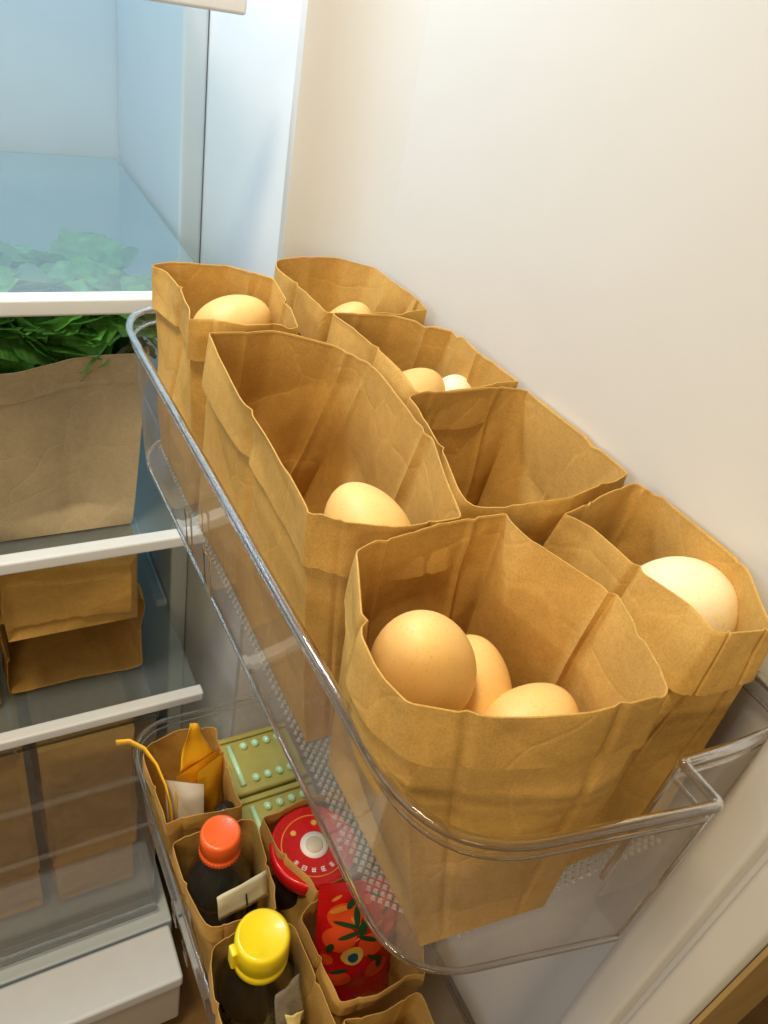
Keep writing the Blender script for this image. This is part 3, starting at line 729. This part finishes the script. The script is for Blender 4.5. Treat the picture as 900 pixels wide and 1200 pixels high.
tw = tube('twist_strip', [(.088, .500, -.425), (.100, .497, -.4245), (.112, .487, -.4285), (.120, .470, -.436), (.124, .452, -.446), (.126, .440, -.462), (.127, .432, -.500), (.129, .428, -.560), (.132, .426, -.600)], .0050, 'pouch', None, 6, False, .14)
tag(tw, 'thin curled yellow strip sticking out of the far lower bag', 'strip')
bb = empty('small_bottle', (.1765, .420, ZL), 'small bottle with glossy black cap in the far lower bag', 'bottle')
lathe('glass_body', [(0, 0), (.0125, 0), (.013, .002), (.013, .10), (.009, .115)], 'sauce', bb, 24)
lathe('cap', [(.0095, .112), (.010, .113), (.010, .132), (.0085, .135), (0, .1352)], 'black', bb, 28)

# olive trays with mint capsules
for (cx, cy, lab) in ((.2515, .520, 'olive blister tray with mint coloured capsules, farther of the two'), (.2515, .4345, 'olive blister tray with mint coloured capsules, nearer to the red lidded jar')):
    t = empty('blister_tray', (cx, cy, ZL), lab, 'tray', 'blister trays in the lower bin')
    w, d, h = .104, .080, .048
    box('tray_body', (-w / 2, -d / 2, 0), (w / 2, d / 2, h), 'olive', t, .004, 3)
    box('tray_edge', (-w / 2 + .001, d / 2 - .008, h + .0003), (w / 2 - .001, d / 2 - .001, h + .004), 'olive', t, .0015)
    vs_bar = [(-w / 2 + .026, d / 2 - .014, h + .0015), (-w / 2 + .0265, -d / 2 + .010, h + .0015)]
    tube('capsule_bar', vs_bar, .0034, 'mint', t, 12)
    for row, yy in ((0, d / 2 - .018), (1, -d / 2 + .016)):
        for i in range(5):
            if -w / 2 + .043 + i * .0145 > w / 2 - .005: continue
            lathe('capsule', [(0, -.0058), (.0026, -.0050), (.0044, -.0025), (.0048, 0), (.0044, .0025), (.0026, .0050), (0, .0058)], 'mint', t, 14, (-w / 2 + .043 + i * .0145, yy, h + .0012), (math.radians(72), 0, .2))

# ------------------------------------------------------------------ inside the cavity
# bag of greens under the upper glass shelf
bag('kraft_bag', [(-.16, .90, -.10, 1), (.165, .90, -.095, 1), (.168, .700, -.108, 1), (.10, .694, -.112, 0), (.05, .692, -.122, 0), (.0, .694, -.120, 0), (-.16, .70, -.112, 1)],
    [(-.145, .895), (.150, .895), (.150, .705), (-.145, .705)], -.3170, 'wide kraft bag stuffed with leafy greens on the shelf', 'kraft bags in the cavity', seed=101, mat='kraft_cool_lit', cuff=.03, ns=44, amp=.0014, flare=.001)
def leaf_mesh(seed):
    rr = random.Random(seed); L, W = 1.0, rr.uniform(.70, 1.0); nx, ny = 6, 9; vs, fs = [], []
    cup, bend, tw = rr.uniform(-.2, .3), rr.uniform(-.6, .5), rr.uniform(-.3, .3); ph = rr.uniform(0, 6)
    for j_ in range(ny + 1):
        v = j_ / ny; wd = W * .5 * (math.sin(math.pi * min(1, v * .93 + .06)) ** .75) * (1 + .12 * math.sin(v * 17 + ph))
        for i in range(nx + 1):
            u = (i / nx - .5) * 2; x = u * wd; z = cup * abs(u) * wd + bend * (v - .4) ** 2 + .03 * math.sin(v * 14 + u * 3 + ph) * abs(u) + tw * x * v
            vs.append((x, v * L, z))
    for j_ in range(ny):
        for i in range(nx): k = j_ * (nx + 1) + i; fs.append((k, k + 1, k + nx + 2, k + nx + 1))
    return mesh('leaf', vs, fs)
LM = [leaf_mesh(s) for s in range(6)]
lg = empty('leafy_greens', (0, .80, -.30), 'dense bunch of dark green leaves bulging from the wide kraft bag', 'vegetables')
for i in range(250):
    x = rng.uniform(-.05, .172); y = rng.uniform(.692, .80) if i < 200 else rng.uniform(.72, .87)
    z = -.055 - abs(rng.gauss(0, .020)) - .010 * (1 + math.sin(x * 55 + y * 30)); sz = rng.uniform(.050, .092)
    o = link('leaf', LM[i % 6], 'leaf', lg); o.scale = (sz, sz, sz * .7)
    rx = rng.uniform(-.9, .5); o.rotation_euler = (rx, rng.uniform(-.6, .6), rng.uniform(0, 6.28))
    mr = o.rotation_euler.to_matrix(); co = [mr @ Vector((v.co.x * sz, v.co.y * sz, v.co.z * sz * .7)) for v in o.data.vertices]
    z = min(z, -.0475 - max(c.z for c in co)); y = max(y, .703 - min(c.y for c in co)); x = min(x, .192 - max(c.x for c in co))
    o.location = (x, y - .80, z + .30)
for i in range(16):
    x = rng.uniform(-.02, .13); y = rng.uniform(.725, .77); z = -.10; a = rng.uniform(.2, 2.9)
    p = [(x + .05 * t * math.cos(a) - 0, y - .8 + .03 * t * math.sin(a), z + .30 - .06 + .075 * t - .03 * t * t) for t in (0, .25, .5, .75, 1)]
    tube('stem', p, [.0026, .0024, .0022, .0019, .0015], 'stem', lg, 7)

# bags lying on their sides on the next shelf
def lying(name, x0, x1, z0, z1, y0, y1, label, mouth, seed, jag=.002):
    """bag lying with its mouth (or its folded base) to the front"""
    w, h, L = x1 - x0, z1 - z0, y1 - y0
    e = .006
    rim = [(-w / 2, h / 2, L, 1), (0, h / 2 - e, L, 0), (w / 2, h / 2, L, 1), (w / 2 - e, 0, L, 0), (w / 2, -h / 2, L, 1), (0, -h / 2 + e, L, 0), (-w / 2, -h / 2, L, 1), (-w / 2 + e, 0, L, 0)]
    base = [(-w / 2 + .004, h / 2 - .004), (w / 2 - .004, h / 2 - .004), (w / 2 - .004, -h / 2 + .004), (-w / 2 + .004, -h / 2 + .004)]
    if mouth: mt = Matrix.Translation(((x0 + x1) / 2, y1, (z0 + z1) / 2)) @ Matrix.Rotation(math.pi / 2, 4, 'X')
    else: mt = Matrix.Translation(((x0 + x1) / 2, y0, (z0 + z1) / 2)) @ Matrix.Rotation(-math.pi / 2, 4, 'X')
    return bag(name, rim, base, 0, label, 'kraft bags in the cavity', seed=seed, cuff=.03, jag=jag, amp=.0022, matrix=mt, rows=34, ns=24)
lying('kraft_bag', .004, .168, -.588, -.462, .735, .98, 'dark open kraft bag lying on its side under another bag', True, 111)
lying('kraft_bag', .006, .156, -.454, -.345, .690, .95, 'kraft bag lying flat end forward on top of the open one', False, 113)
lying('kraft_bag', -.16, -.004, -.588, -.40, .72, .95, 'kraft bag at the left picture edge between the two lower shelves', False, 117)

# clear drawer with kraft bags below the lowest shelf
cd = empty('clear_drawer', (0, .90, -1.17), 'large clear plastic drawer below the lowest glass shelf', 'drawer')
for nm, lo, hi in (('front_panel', (-.48, .690, -1.160), (.176, .693, -.640)), ('side_panel', (.1735, .6935, -1.160), (.1765, 1.12, -.640)), ('floor_panel', (-.48, .6935, -1.164), (.173, 1.12, -1.1605))):
    part(box(nm, lo, hi, 'clear', None, .0008), cd)
part(box('top_lip', (-.48, .682, -.640), (.178, .696, -.633), 'rim', None, .002), cd)
part(box('handle_rib', (-.48, .681, -.772), (.176, .6895, -.764), 'clear', None, .002), cd)
part(box('front_rib', (-.48, .684, -.900), (.176, .6895, -.893), 'clear', None, .002), cd)
part(box('bottom_rib', (-.48, .680, -1.165), (.178, .6895, -1.150), 'rim', None, .002), cd)
for x0, x1, z1, yy, lab, sd in ((.022, .160, -.745, .735, 'kraft bag seen through the clear drawer, upright at its right end', 121), (-.135, .012, -.735, .740, 'kraft bag seen through the clear drawer at the left picture edge', 123)):
    lying('kraft_bag', x0, x1, -1.02, z1 + .03, yy, 1.02, lab, False, sd)
    lying('kraft_bag', x0 + .004, x1 - .003, -1.158, -1.03, yy + .015, 1.02, lab.replace('kraft bag seen', 'lower kraft bag seen'), False, sd + 4)
lg2 = empty('drawer_cover', (0, .60, -1.26), 'white ledge with a thick front below the clear drawer', 'drawer')
part(box('ledge_top', (-.50, .560, -1.205), (.192, .655, -1.172), 'trim', None, .006, 3), lg2)
part(box('ledge_front', (-.50, .565, -1.34), (.19, .60, -1.206), 'door', None, .006, 3), lg2)
